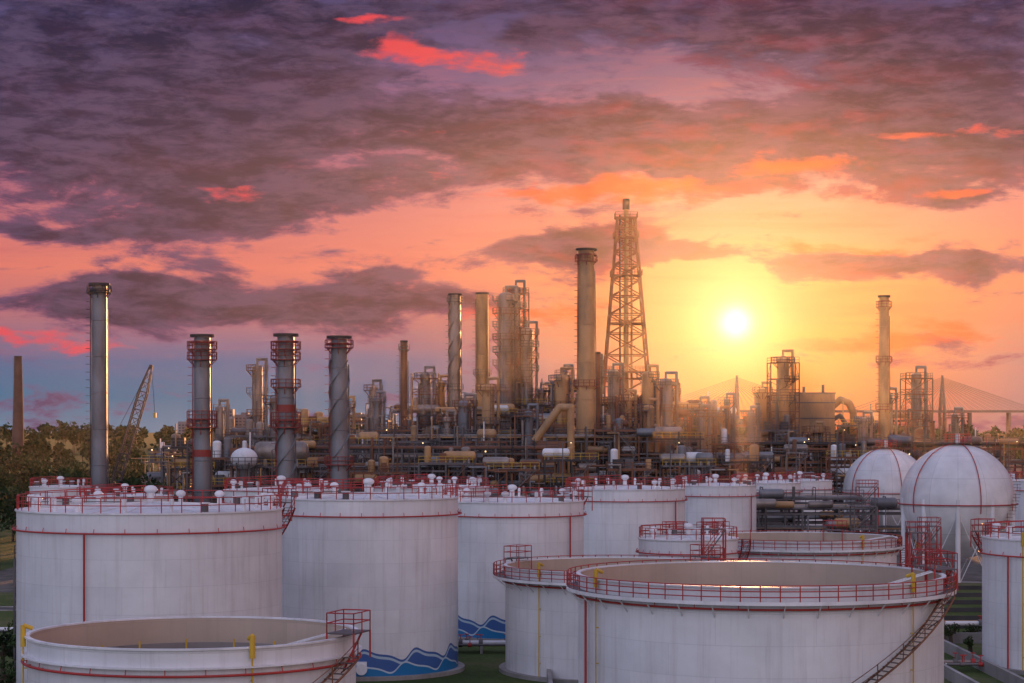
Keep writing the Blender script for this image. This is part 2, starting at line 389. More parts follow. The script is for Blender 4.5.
# ------------------------------------------------------------------ gas spheres
def gas_sphere(X, Y, R, zc):
    e = empty('spherical_gas_tank', (X, Y, 0)); mb = MB()
    mb.sph((0, 0, zc), R, SPH, n=64, m=32); mb.build('shell', parent=e)
    mb = MB()
    for i in range(10):
        a = 2*PI*i/10+.1; x, y = R*.97*math.cos(a), R*.97*math.sin(a)
        mb.cyl((x, y, 0), (x, y, zc+.5), .35, PWHITE, n=12)
        a2 = 2*PI*(i+1)/10+.1; x2, y2 = R*.97*math.cos(a2), R*.97*math.sin(a2)
        mb.cyl((x, y, .5), (x2, y2, zc-1.5), .06, PWHITE, n=5); mb.cyl((x2, y2, .5), (x, y, zc-1.5), .06, PWHITE, n=5)
    mb.ann(0, 0, 0, .1, R+1, .2, CONC)
    mb.build('legs', parent=e)
    mb = MB()
    for az in (rad(-150), rad(-80)):
        pts = []
        for k in range(13):
            t = rad(-10+98*k/12); pts.append(((R+.15)*math.cos(t)*math.cos(az), (R+.15)*math.cos(t)*math.sin(az), zc+(R+.15)*math.sin(t)))
        for a, b in zip(pts[:-1], pts[1:]): mb.cyl(a, b, .07, RED, n=6)
    mb.ring(0, 0, zc-.3, R+.2, .09, RED)
    mb.ann(0, 0, zc+R+.15, .3, 1.9, .08, STEEL, n=20); mb.rail(0, 0, zc+R+.23, 1.9, RED, h=1.2, step=1.0)
    mb.cyl((0, 0, zc+R), (0, 0, zc+R+1.5), .3, PWHITE); mb.cyl((.8, 0, zc+R), (.8, 0, zc+R+1.1), .15, RED)
    for k in range(40):
        t = k/40; el = rad(-35+118*t); az = rad(-60+70*t)
        r = R+.7; p = (r*math.cos(el)*math.cos(az), r*math.cos(el)*math.sin(az), zc+r*math.sin(el)+.2)
        mb.box(*p, 1.0, .3, .05, STEEL, rz=az)
        if k % 3 == 0: mb.cyl(p, (p[0], p[1], p[2]+1), .04, RED, n=4)
    mb.build('piping', parent=e)
m, nt, b = newmat('sphere_white_paint')
uv = nt.nodes.new('ShaderNodeUVMap'); br = nt.nodes.new('ShaderNodeTexBrick')
br.offset = 0; br.inputs['Scale'].default_value = 1; br.inputs['Brick Width'].default_value = 4.0; br.inputs['Row Height'].default_value = 4.0
br.inputs['Mortar Size'].default_value = .04; br.inputs['Color1'].default_value = (.76, .75, .76, 1); br.inputs['Color2'].default_value = (.71, .70, .71, 1); br.inputs['Mortar'].default_value = (.55, .54, .55, 1)
nt.links.new(uv.outputs[0], br.inputs['Vector'])
nn = nt.nodes.new('ShaderNodeTexNoise'); nn.inputs['Scale'].default_value = .4; nn.inputs['Detail'].default_value = 5
tcc = nt.nodes.new('ShaderNodeTexCoord'); nt.links.new(tcc.outputs['Object'], nn.inputs['Vector'])
mr = nt.nodes.new('ShaderNodeMapRange'); mr.inputs[1].default_value = .3; mr.inputs[2].default_value = .7; mr.inputs[3].default_value = .78; mr.inputs[4].default_value = 1.03
hs = nt.nodes.new('ShaderNodeHueSaturation'); nt.links.new(nn.outputs['Fac'], mr.inputs[0]); nt.links.new(mr.outputs[0], hs.inputs['Value']); nt.links.new(br.outputs['Color'], hs.inputs['Color'])
nt.links.new(hs.outputs[0], b.inputs['Base Color']); b.inputs['Roughness'].default_value = .4
SPH = m
gas_sphere(62.4, 182, 8.0, 12.0)
gas_sphere(67.6, 235, 7.7, 11.0)

# ------------------------------------------------------------------ stacks / columns
def ladder(mb, x, y, z0, z1, ang, r, mat=None):
    mat = mat or STEEL; c, s_ = math.cos(ang), math.sin(ang); px, py = -s_*.25, c*.25
    bx, by = x+(r+.2)*c, y+(r+.2)*s_
    for k in (-1, 1): mb.cyl((bx+px*k, by+py*k, z0), (bx+px*k, by+py*k, z1), .04, mat, n=4)
    for z in np.arange(z0+2.5, z1, 1.2): mb.ring(bx+c*.35, by+s_*.35, z, .38, .03, mat, n=8, k=4)
def platform(mb, x, y, z, r, w, mat=None, a0=0, a1=360):
    mat = mat or STEEL
    mb.ann(x, y, z, r, r+w, .12, mat, a0, a1, n=20); mb.rail(x, y, z+.1, r+w, mat, a0, a1, h=1.1, step=1.0, nr=2, r=.05)
    for k in range(6):
        a = rad(a0+(a1-a0)*(k+.5)/6); mb.bar((x+r*math.cos(a), y+r*math.sin(a), z-w), (x+(r+w*.9)*math.cos(a), y+(r+w*.9)*math.sin(a), z), .1, mat)
def stack(X, Y, H, r0, r1, mat, plats=(), name='exhaust_stack', strake=None, pw=.9, capr=1.12, pmat=None, cap=True, band=None):
    mb = MB(); nseg = 8
    for i in range(nseg):
        za, zb = H*i/nseg, H*(i+1)/nseg; ra = r0+(r1-r0)*i/nseg; rb = r0+(r1-r0)*(i+1)/nseg
        mb.cyl((0, 0, za), (0, 0, zb), ra, mat, r2=rb, n=24, caps=False)
        mb.ring(0, 0, zb-.1, rb+.02, .07, mat, n=24, k=4)
    if band:
        for zb in band: mb.cyl((0, 0, zb), (0, 0, zb+1.0), r0+.03, REDOX, n=24, caps=False)
    if cap:
        mb.ann(0, 0, H-1.2, r1, r1*capr, .25, pmat or mat, n=24); mb.ann(0, 0, H-.3, r1*.8, r1*capr, .4, DARK, n=24)
    mb.cyl((0, 0, H-2), (0, 0, H-1.9), r1*.9, DARK, n=20)
    for z in plats:
        r = r0+(r1-r0)*z/H; platform(mb, 0, 0, z, r, pw, pmat)
    ladder(mb, 0, 0, 2, H-1, rad(200), r1, pmat)
    mb.cyl((r0+.15, 0, 3), (r1+.15, 0, H-4), .09, STEEL, n=5)
    if strake:
        z0, z1 = strake
        for k in range(3):
            n = 40
            for i in range(n):
                t0 = i/n; t1 = (i+1)/n
                def P(t, e):
                    z = z0+(z1-z0)*t; a = 2*PI*(k/3+t*(z1-z0)/11); r = r0+(r1-r0)*z/H+e
                    return (r*math.cos(a), r*math.sin(a), z)
                mb.add([P(t0, 0), P(t1, 0), P(t1, .32), P(t0, .32)], [(0, 1, 2, 3)], mat)
    return mb.build(name, (X, Y, 0))
stack(-63.5, 200, 44.5, 1.25, 1.15, SILVER, (43.0,), pw=.7, capr=1.4, pmat=DARK)
stack(-44.1, 185, 35.5, 1.25, 1.15, SILVER, (22.3, 23.5, 33.4, 31.9), pw=.95, capr=1.5, pmat=REDOX, band=(18.2,))
stack(-32.2, 185, 35.6, 1.3, 1.2, SILVER, (22.3, 23.3, 33.4, 31.9, 28), pw=.9, capr=1.5, strake=(10, 22), pmat=REDOX, band=(24.6,))
stack(-24.6, 185, 35.3, 1.3, 1.2, SILVER, (17, 33.6,), pw=.8, capr=1.5, strake=(18, 32), pmat=REDOX)
stack(-21.6, 260, 39.8, .75, .7, RUST, (38,), pw=.4)
stack(-11.4, 260, 49.2, 1.25, 1.1, INSUL, (30, 47.5), strake=(32, 46), pw=.5, capr=1.3)
stack(-6.0, 262, 49.6, 1.35, 1.2, SUN_CREAM, (33,), pw=.6, capr=1.2)
stack(13.7, 240, 55.4, 2.1, 1.45, SUN_CREAM, (30, 53.0), pw=.6, capr=1.35, pmat=REDOX)
stack(15.9, 243, 36.5, .7, .6, RUST, (), pw=.6)
stack(74.4, 260, 48.8, 1.2, .95, SUN_CREAM, (26, 35.5, 46.5), pw=.6, capr=1.3, pmat=REDOX)
stack(-228, 600, 56, 3.0, 1.7, BRICK, (), name='brick_chimney')
stack(97, 300, 24, .8, .6, RUST, ())

def column(X, Y, r, h, plats=6, mat=None, name='distillation_column', twin=False, pw=1.1, frame=False):
    mat = mat or random.choice((INSUL, SUN_CREAM, SILVER)); mb = MB()
    def one(x, y, r, h, k):
        mb.cyl((x, y, 0), (x, y, h), r, mat, n=24, caps=False); mb.sph((x, y, h), r, mat, n=24, m=5, zs=.6, t0=0)
        mb.cyl((x, y, h+r*.4), (x, y, h+r*.6+1.2), .25, mat, n=8)
        for i in range(1, 6): mb.ring(x, y, h*i/6+.7, r+.03, .06, mat, n=24, k=4)
        for i in range(k):
            z = h*(.35+.63*i/max(1, k-1)); a0 = random.choice((0, 90, 180, 270))
            platform(mb, x, y, z, r, pw, RUST if i % 2 else STEEL, a0, a0+random.choice((200, 270, 359.95)))
        ladder(mb, x, y, 2, h, rad(random.choice((200, 250, 300, 340))), r)
        for i in range(4):
            a = random.uniform(PI, 2*PI); rr = r+.35+.1*i; zt = h*random.uniform(.6, .98)
            x2, y2 = x+rr*math.cos(a), y+rr*math.sin(a)
            mb.path([(x, y, zt), (x2, y2, zt), (x2, y2, 2)], random.choice((.12, .2, .28)), random.choice((INSUL, STEEL, RUST)), n=6)
        xo = x+r+.7; mb.path([(x, y, h+r*.6+1.0), (xo, y, h+r*.6+1.0), (xo, y, 4)], .3, mat, n=8)
    one(0, 0, r, h, plats)
    if twin: one(r*2+1.2, 1, r*.8, h*.86, plats-1)
    if frame:
        w = r+1.6
        for a, b_ in ((-w, -w), (w, -w), (w, w), (-w, w)): mb.bar((a, b_, 0), (a, b_, h*.98), .22, RUST)
        nz = int(h/3.2)
        for i in range(nz):
            z = h*.98*(i+1)/nz; z0 = h*.98*i/nz; q = [(-w, -w), (w, -w), (w, w), (-w, w)]
            for j in range(4):
                a = q[j]; b_ = q[(j+1) % 4]; mb.bar((*a, z), (*b_, z), .16, RUST)
                if (i+j) % 2: mb.bar((*a, z0), (*b_, z), .1, RUST)
                else: mb.railline((*a, z), (*b_, z), RUST, r=.05)
    return mb.build(name, (X, Y, 0))
column(-1.2, 258, 1.5, 48.5, 13, INSUL, frame=False, twin=True, pw=1.2)
column(.8, 263, 1.0, 50.5, 12, frame=True)
column(-17.5, 262, 1.1, 33, 5, frame=True); column(-14.6, 266, .9, 31.5, 5)
column(-28, 262, .8, 30.5, 4); column(-49, 250, 1.0, 34, 6); column(-26.5, 255, .7, 28, 3)
column(-39, 215, 1.1, 27, 4); column(-54, 240, .8, 26, 4)
column(53.8, 258, 1.2, 36, 7, SUN_CREAM, frame=True); column(50.5, 262, .9, 30, 4)
column(81.5, 262, 1.1, 33, 6, frame=True); column(77.6, 268, .9, 29, 3)
column(38, 262, .9, 27, 4); column(41, 255, .8, 25, 3); column(29, 245, 1.3, 31, 5); column(33, 270, 1.0, 30, 4)
column(9.5, 250, 1.4, 32, 5, SUN_CREAM); column(19.5, 250, 1.1, 33, 5); column(6, 268, 1, 30, 4); column(46, 250, .8, 25, 3)
column(-4.5, 245, 1.2, 30, 4, SUN_CREAM); column(-9, 248, 1.3, 27, 4); column(25, 238, 1.0, 26, 3)
for q in ((-44, 255, .7, 25.5), (-33, 258, .9, 27), (-12, 240, .8, 24), (3, 236, .9, 25), (11, 272, .9, 34), (17, 268, .8, 36), (22, 246, .7, 28), (35, 240, .8, 25), (44, 266, .7, 28), (58, 248, .7, 22), (69, 255, .8, 24), (92, 270, .8, 25), (27, 258, 1.2, 33)):
    column(*q, random.choice((3, 4)), frame=random.random() < .4)

# ------------------------------------------------------------------ flare tower
def lattice(mb, p0, p1, w0, w1, n, leg, br, mat):
    def C(t):
        z = p0+(p1-p0)*t; w = (w0+(w1-w0)*t)/2
        return [(-w, -w, z), (w, -w, z), (w, w, z), (-w, w, z)]
    ts = [0]; s = 1.0; q = []
    for i in range(n): q.append(s); s *= (w1/w0)**(1/n)
    tot = sum(q)
    for a in q: ts.append(ts[-1]+a/tot)
    for i in range(n):
        A = C(ts[i]); B = C(ts[i+1])
        for j in range(4):
            k = (j+1) % 4
            mb.bar(A[j], B[j], leg, mat); mb.bar(B[j], B[k], br, mat)
            mb.bar(A[j], B[k], br, mat); mb.bar(A[k], B[j], br, mat)
FLARE = paint('flare_tower_oxide_paint', (0.36, 0.11, 0.035), .6, 0, var=.3)
mb = MB(); lattice(mb, 0, 66, 14.5, 3.6, 15, .42, .22, FLARE)
mb.cyl((0, 0, 0), (0, 0, 68.2), .65, SUN_CREAM, r2=.5, n=14); mb.cyl((0, 0, 67.8), (0, 0, 70), .75, DARK, n=14)
mb.cyl((1.2, 1, 0), (1.2, 1, 66), .25, SUN_CREAM, n=8); mb.cyl((-1.2, 1.2, 0), (-1.2, 1.2, 66.8), .2, STEEL, n=8)
for z, w in ((66, 4.6), (62, 5.2), (54, 6.4), (44, 7.4), (34, 9.6), (27.5, 12.5)):
    mb.box(0, 0, z, w, w, .15, FLARE)
    for a, b_ in (((-1, -1), (1, -1)), ((1, -1), (1, 1)), ((1, 1), (-1, 1)), ((-1, 1), (-1, -1))):
        mb.railline((a[0]*w/2, a[1]*w/2, z), (b_[0]*w/2, b_[1]*w/2, z), FLARE, r=.05)
for z in np.arange(3, 66, 5.2):
    w = 14.5+(3.6-14.5)*z/66; mb.box(.3, 0, z, w*.4, w*.3, .1, FLARE)
mb.build('flare_tower', (23.7, 270, 0))

# ------------------------------------------------------------------ process units, racks
def process_unit(X, Y, w, d, h):
    mb = MB(); nl = max(2, int(h/3.8)); nx = max(1, round(w/4.5)); ny = max(1, round(d/6))
    xs = [-w/2+w*i/nx for i in range(nx+1)]; ys = [-d/2+d*i/ny for i in range(ny+1)]
    sm = random.choice((DARK, RUST, STEEL, DARK, RUST))
    for i, x in enumerate(xs):
        for y in ys:
            t = random.choice((nl, nl, nl-1, nl-2)) if (i in (0, nx)) else nl
            mb.bar((x, y, 0), (x, y, h*t/nl+random.choice((0, 0, 1.2))), .28, sm)
    for l in range(1, nl+1):
        z = h*l/nl
        for y in ys: mb.box(0, y, z-.15, w, .2, .3, sm)
        for x in xs: mb.box(x, 0, z-.152, .2, d, .28, sm)
        if random.random() < .7: mb.box(random.uniform(-.1, .1)*w, 0, z+.03, w*random.uniform(.6, 1), d*.98, .07, sm)
        mb.railline((-w/2, -d/2, z), (w/2, -d/2, z), random.choice((STEEL, YEL, RUST)), r=.045)
        mb.railline((-w/2, d/2, z), (w/2, d/2, z), STEEL, r=.045)
        zz = z
        for k in range(random.choice((3, 4, 5))):
            x = random.uniform(-w/2+1, w/2-1); y = random.uniform(-d/2+1, d/2-1); m_ = random.choice((INSUL, INSUL, SILVER, SUN_CREAM, RUST, SUN_CREAM, PWHITE))
            t = random.random()
            if t < .35:
                r = random.uniform(.4, .9); Lh = random.uniform(2, 5); x = max(-w/2+Lh/2, min(w/2-Lh/2, x))
                mb.hvessel((x-Lh/2, y, zz+r+.4), (x+Lh/2, y, zz+r+.4), r, m_); mb.box(x-Lh/3, y, zz+.3, .3, r*1.6, .7, CONC); mb.box(x+Lh/3, y, zz+.3, .3, r*1.6, .7, CONC)
            elif t < .65:
                r = random.uniform(.35, .9); hh = random.uniform(1.6, 3.2); mb.cyl((x, y, zz), (x, y, zz+hh), r, m_, n=16); mb.sph((x, y, zz+hh), r, m_, n=16, m=4, zs=.5, t0=0)
            elif t < .82: mb.box(x, y, zz+.8, random.uniform(.8, 2.5), random.uniform(.8, 2), 1.6, random.choice((STEEL, SUN_CREAM, DARK, RUST)))
            else:
                mb.cyl((x, y, zz), (x, y, zz+random.uniform(3, 6)), .13, m_, n=6)
    for x0, x1 in zip(xs[:-1], xs[1:]):
        for l in range(nl):
            if random.random() < .45:
                z0, z1 = h*l/nl, h*(l+1)/nl; y = random.choice((-d/2, d/2)); mb.bar((x0, y, z0), (x1, y, z1), .14, sm)
                if random.random() < .5: mb.bar((x1, y, z0), (x0, y, z1), .14, sm)
    for k in range(int(w*2.6)):
        x = random.uniform(-w/2, w/2); y = random.choice((-d/2-.4, -d/2+.5, -d/2-.8, d/2)); z0 = random.uniform(1, h*.6); z1 = random.uniform(z0+2, h+.8)
        x2 = x+random.uniform(-3, 3); r = random.choice((.07, .1, .15, .22))
        mb.path([(x, y, z0), (x, y, z1), (x2, y, z1), (x2, y+random.uniform(0, 3), z1)], r, random.choice((INSUL, STEEL, RUST, SUN_CREAM, SILVER, DARK)), n=6)
    for l in range(nl):
        z0, z1 = h*l/nl, h*(l+1)/nl
        for yy in (-d/2-.6, -d/2-1.3): mb.bar((w/2-4*(l % 2)-.5, yy, z0), (w/2-4*((l+1) % 2)-.5, yy, z1), .12, STEEL)
        mb.railline((w/2-4*(l % 2)-.5, -d/2-1.3, z0), (w/2-4*((l+1) % 2)-.5, -d/2-1.3, z1), STEEL, h=1)
    if random.random() < .4:
        x = random.uniform(-w/2, w/2); z = random.choice([h*l/nl for l in range(max(1, nl-3), nl+1)])+2.2
        mb.cyl((x, -d/2, z-2.2), (x, -d/2, z), .04, STEEL, n=4); mb.sph((x, -d/2-.12, z), random.choice((.08, .1, .12)), LAMP, n=8, m=4)
    return mb.build('process_unit', (X, Y, 0))
def pipe_rack(X0, X1, Y, w, levels, name='pipe_rack', npipe=11):
    mb = MB(); Lr = X1-X0; n = max(1, int(Lr/5.3)); H = levels[-1]
    cm = random.choice((DARK, RUST, STEEL))
    for i in range(n+1):
        x = Lr*i/n
        for y in (-w/2, w/2): mb.bar((x, y, 0), (x, y, H+.3), .3, cm)
        for z in levels: mb.box(x, 0, z-.2, .25, w, .35, cm)
        if i < n and i % 3 == 1:
            mb.bar((x, -w/2, 0), (x+Lr/n, -w/2, levels[0]), .14, cm); mb.bar((x+Lr/n, -w/2, 0), (x, -w/2, levels[0]), .14, cm)
    for z in levels:
        for y in (-w/2, w/2): mb.box(Lr/2, y, z-.6, Lr, .16, .28, cm)
        k = npipe
        for j in range(k):
            y = -w/2+.5+(w-1)*j/(k-1); r = random.choice((.1, .14, .2, .3, .38)); a = random.uniform(0, Lr*.2) if random.random() < .4 else 0; b_ = Lr-random.uniform(0, Lr*.2) if random.random() < .4 else Lr
            m_ = random.choice((INSUL, STEEL, SILVER, RUST, SUN_CREAM, DARK))
            mb.cyl((a, y, z+r), (b_, y, z+r), r, m_, n=8)
            for q in range(random.choice((0, 1, 2))):
                xx = random.uniform(a, b_); mb.path([(xx, y, z+r), (xx, y, z+2.0), (xx, -w/2-.5, z+2.0), (xx, -w/2-.5, 1)], r*.6, m_, n=6)
    for i in range(int(Lr/7)):
        x = random.uniform(2, Lr-2); z = random.choice(levels); r = random.uniform(.5, .9); mb.hvessel((x-1.6, -w/2-.2, z+r+.3), (x+1.6, -w/2-.2, z+r+.3), r, random.choice((INSUL, SUN_CREAM, SILVER)))
    mb.railline((0, -w/2-.1, H+.5), (Lr, -w/2-.1, H+.5), STEEL, step=2, r=.05)
    return mb.build(name, (X0, Y, 0))
pipe_rack(-46, 8, 226, 5, (9, 12.5, 15.5, 18.5)); pipe_rack(-30, 30, 238, 6, (10, 14, 17.5, 20.5)); pipe_rack(-60, 55, 205, 5, (8, 11))
pipe_rack(22, 98, 248, 5, (12, 15.5, 19)); pipe_rack(-62, -20, 275, 5, (14, 18, 21)); pipe_rack(-6, 60, 196, 4, (7, 10), npipe=7)
units = [(-57, 232, 9, 8, 19), (-47, 236, 9, 8, 21), (-36, 246, 9, 8, 23), (-52, 262, 12, 9, 21.5), (-40, 272, 10, 9, 23),
 (-30, 270, 9, 9, 24), (-22, 250, 8, 8, 22), (-14, 256, 9, 8, 25), (-20, 280, 12, 9, 26), (-8, 272, 10, 8, 28), (-3, 252, 8, 7, 25), (4, 260, 9, 8, 27),
 (11, 262, 9, 8, 30), (8, 245, 7, 7, 23), (20, 255, 9, 8, 27), (24, 262, 11, 9, 25), (31, 256, 8, 8, 24), (38, 270, 10, 8, 25), (46, 270, 9, 8, 23),
 (19, 238, 8, 7, 22), (30, 236, 9, 7, 20.5), (41, 242, 9, 7, 19.5), (51, 252, 8, 7, 22), (58, 256, 8, 7, 18), (71, 268, 9, 8, 23), (82, 272, 9, 8, 24),
 (76, 250, 8, 7, 19), (88, 262, 7, 7, 18), (98, 275, 9, 8, 19), (-66, 250, 9, 8, 16), (-71, 275, 9, 8, 17), (64, 285, 12, 8, 22), (-45, 212, 9, 7, 17.5), (-33, 210, 9, 7, 16),
 (-22, 216, 9, 6, 15), (-11, 218, 9, 6, 16.5), (0, 216, 9, 6, 15.5), (10, 220, 9, 6, 17), (20, 218, 8, 6, 15.5), (30, 222, 9, 6, 16), (41, 228, 9, 6, 16.5), (63, 244, 9, 6, 17),
 (-5, 232, 8, 6, 20), (-17, 234, 8, 6, 20), (50, 238, 8, 6, 17.5), (14, 276, 9, 8, 31), (35, 262, 8, 8, 26), (-28, 232, 8, 6, 19.5), (92, 250, 8, 6, 17),
 (28, 278, 9, 8, 28), (-12, 284, 10, 8, 27), (3, 284, 10, 8, 27), (44, 284, 9, 8, 25), (-34, 284, 10, 8, 24)]
for u in units: process_unit(*u)
mb = MB()
mb.sph((0, 0, 17.6), 2.1, PWHITE, n=24, m=12, zs=.8); mb.cyl((0, 0, 0), (0, 0, 16.5), .7, STEEL)
for i in range(6):
    a = PI*i/3; mb.cyl((1.9*math.cos(a), 1.9*math.sin(a), 0), (1.9*math.cos(a), 1.9*math.sin(a), 17), .15, STEEL)
platform(mb, 0, 0, 16.6, 2.1, .8); mb.build('spherical_drum', (-41.2, 200, 0))
mb = MB(); mb.hvessel((-3.4, 0, 18.6), (3.4, 0, 18.6), 1.6, INSUL, 24)
for x in (-2.4, 2.4):
    mb.box(x, 0, 16.9, .5, 2.6, 1.2, CONC)
    for y in (-1.6, 1.6): mb.bar((x, y, 0), (x, y, 16.4), .35, STEEL)
mb.box(0, 0, 16.2, 8, 5, .2, STEEL); mb.railline((-4, -2.5, 16.3), (4, -2.5, 16.3), YEL); mb.build('horizontal_vessel', (-36, 203, 0))

def boiler(X, Y):
    e = empty('furnace_building', (X, Y, 0)); mb = MB()
    mb.box(0, 0, 24.3, 15.5, 9, 10.4, SUN_CREAM); mb.box(0, 0, 29.6, 15.9, 9.4, .25, STEEL)
    for i in range(17): mb.box(-7.6+15.2*i/16, -4.53, 24.3, .18, .1, 10.2, SUN_CREAM)
    for z in (21, 24.4, 27.6): mb.box(0, -4.56, z, 15.6, .14, .22, STEEL)
    mb.build('casing', parent=e); mb = MB()
    for x in (-7, -2.4, 2.4, 7):
        for y in (-4, 4): mb.bar((x, y, 0), (x, y, 19.1), .5, DARK)
    for z in (6, 12, 18.9):
        mb.box(0, -4, z, 15, .3, .4, DARK); mb.box(0, 4, z, 15, .3, .4, DARK); mb.railline((-7.7, -4.9, z+.2), (7.7, -4.9, z+.2), YEL, r=.05); mb.box(0, -4.5, z+.24, 15.4, .9, .08, STEEL)
    mb.build('legs', parent=e); mb = MB()
    mb.path([(7.5, 0, 26.5), (9.6, 0, 28.3), (11.4, 0, 27.6), (12.3, 0, 25.5), (12.3, 0, 3)], .75, SUN_CREAM, n=14)
    mb.path([(7.5, -2, 24), (9.2, -2, 25), (10.2, -2, 23.5), (10.2, -2, 3)], .5, STEEL, n=12)
    for k in range(4):
        x = -6+4*k; mb.cyl((x, 0, 29.7), (x, 0, 31.0+.4*(k % 2)), .3, STEEL)
    mb.build('ducts', parent=e)
boiler(58.6, 270)
mb = MB(); mb.path([(-5, 0, 20), (-.5, 0, 26), (1.5, 0, 26), (1.5, 0, 10)], .7, SUN_CREAM, n=14); mb.box(-2, 1, 17, 5, 4, 6, RUST)
for x in (-4.2, .2):
    for y in (-.8, 2.8): mb.bar((x, y, 0), (x, y, 14), .35, DARK)
mb.build('flue_gas_duct', (9, 232, 0))

# ------------------------------------------------------------------ crane
mb = MB()
mb.box(-1.6, 0, .5, 1.1, 6, 1.0, BLACK); mb.box(1.6, 0, .5, 1.1, 6, 1.0, BLACK)
mb.box(0, .6, 1.9, 3.2, 5.5, 1.6, YEL); mb.box(-1.0, -2.4, 2.6, 1.2, 1.6, 1.9, GLASSY); mb.box(0, 3.6, 2.0, 3.2, 1.2, 1.8, BLACK)
A = Vector((0, -2, 2)); B = Vector((9.5, -2, 33.5)); D = (B-A).normalized(); U = Vector((0, 1, 0)); W = D.cross(U)
n = 20; pr = None
for i in range(n+1):
    t = i/n; w = .75*min(1, t*6+.2, (1-t)*5+.25); c = A.lerp(B, t); q = [c+U*w*a+W*w*b_ for a, b_ in ((-1, -1), (1, -1), (1, 1), (-1, 1))]
    for j in range(4):
        mb.bar(q[j], q[(j+1) % 4], .1, BLACK)
        if pr: mb.bar(pr[j], q[j], .2, BLACK); mb.bar(pr[j], q[(j+1) % 4], .1, BLACK)
    pr = q
Gp = Vector((-3.5, -1, 9)); mb.bar((-1.2, 1.5, 2.6), Gp, .2, BLACK); mb.bar(Gp, B, .07, BLACK); mb.bar(Gp, (-1, 3.5, 2.6), .08, BLACK); mb.bar(Gp, (-3.6, 3, 2.6), .08, BLACK)
mb.cyl(B, (B.x+.6, B.y, 25), .04, BLACK, n=4); mb.box(B.x+.6, B.y, 24.6, .5, .4, .9, YEL)
mb.build('crawler_crane', (-73.5, 232, 0))

# ------------------------------------------------------------------ cable stayed bridge
BR = paint('bridge_concrete', (0.20, 0.13, 0.12), .85, var=.1)
e = empty('cable_stayed_bridge', (504, 2000, 0))
mb = MB(); mb.box(100, 0, 50, 1300, 26, 2.2, BR); mb.box(100, -13, 52, 1300, .5, 1.0, BR); mb.box(100, 13, 52, 1300, .5, 1.0, BR)
for x in range(-520, 760, 60):
    mb.box(x, 0, 24, 3.2, 18, 49, BR)
mb.build('deck', parent=e)
for px in (-158, 158):
    mb = MB()
    for s_ in (-1, 1):
        mb.cyl((px, s_*10, 0), (px, s_*17, 50), 3.2, BR, r2=2.8, n=4, smooth=False); mb.cyl((px, s_*17, 50), (px, s_*2, 88), 2.8, BR, r2=2.4, n=4, smooth=False)
    mb.cyl((px, 0, 86), (px, 0, 106), 3.2, BR, r2=1.8, n=6, smooth=False); mb.build('pylon', parent=e)
    mb = MB()
    for k in range(1, 13):
        for s_ in (-1, 1): mb.cyl((px, 0, 86+k*1.4), (px+s_*k*12.5, -10, 51), .22, BR, n=4, caps=False); mb.cyl((px, 0, 86+k*1.4), (px+s_*k*12.5, 10, 51), .22, BR, n=4, caps=False)
    mb.build('stay_cables', parent=e)

# ------------------------------------------------------------------ city
def building(X, Y, w, d, h, name='office_tower'):
    mb = MB(); mb.box(0, 0, h/2, w, d, h, FACADE); mb.box(0, 0, h+1, w*.4, d*.4, 3, FACADE)
    for z in np.arange(3, h-2, 3.6):
        nw = int(w/4)
        for i in range(nw): mb.box(-w/2+w*(i+.5)/nw, -d/2-.05, z, w/nw*.6, .2, 1.8, GLASSY)
    mb.build(name, (X, Y, 0))
for (a, y, w, d, h) in ((-330, 1500, 18, 16, 46), (-312, 1520, 22, 16, 40), (-291, 1500, 16, 14, 50), (-345, 1600, 40, 20, 34), (-420, 1700, 30, 20, 33), (-250, 1500, 30, 18, 38),
   (-190, 1700, 30, 18, 38), (-120, 1800, 24, 18, 40), (330, 1900, 40, 20, 36), (480, 1700, 30, 20, 32), (250, 1500, 22, 16, 38)):
    building(a, y, w, d, h)
def shed(X, Y, w, d, h, m_, rz=0, name='warehouse'):
    mb = MB(); mb.box(0, 0, h/2, w, d, h, m_)
    vs = [(-w/2-.4, -d/2-.4, h+.004), (w/2+.4, -d/2-.4, h+.004), (w/2+.4, d/2+.4, h+.004), (-w/2-.4, d/2+.4, h+.004), (-w/2-.4, 0, h+d*.2), (w/2+.4, 0, h+d*.2)]
    mb.add(vs, [(0, 1, 5, 4), (2, 3, 4, 5), (0, 4, 3), (1, 2, 5), (3, 2, 1, 0)], RUST)
    for i in range(int(w/4)): mb.box(-w/2+2+4*i, -d/2-.03, h*.6, 1.6, .1, 1.2, GLASSY)
    mb.box(0, -d/2-.04, 1.6, 3, .12, 3.2, DARK)
    mb.build(name, (X, Y, 0))
for q in ((-110, 330, 14, 10, 7, SUN_CREAM), (170, 420, 26, 14, 8, PWHITE), (110, 255, 14, 10, 8, PWHITE)): shed(*q)

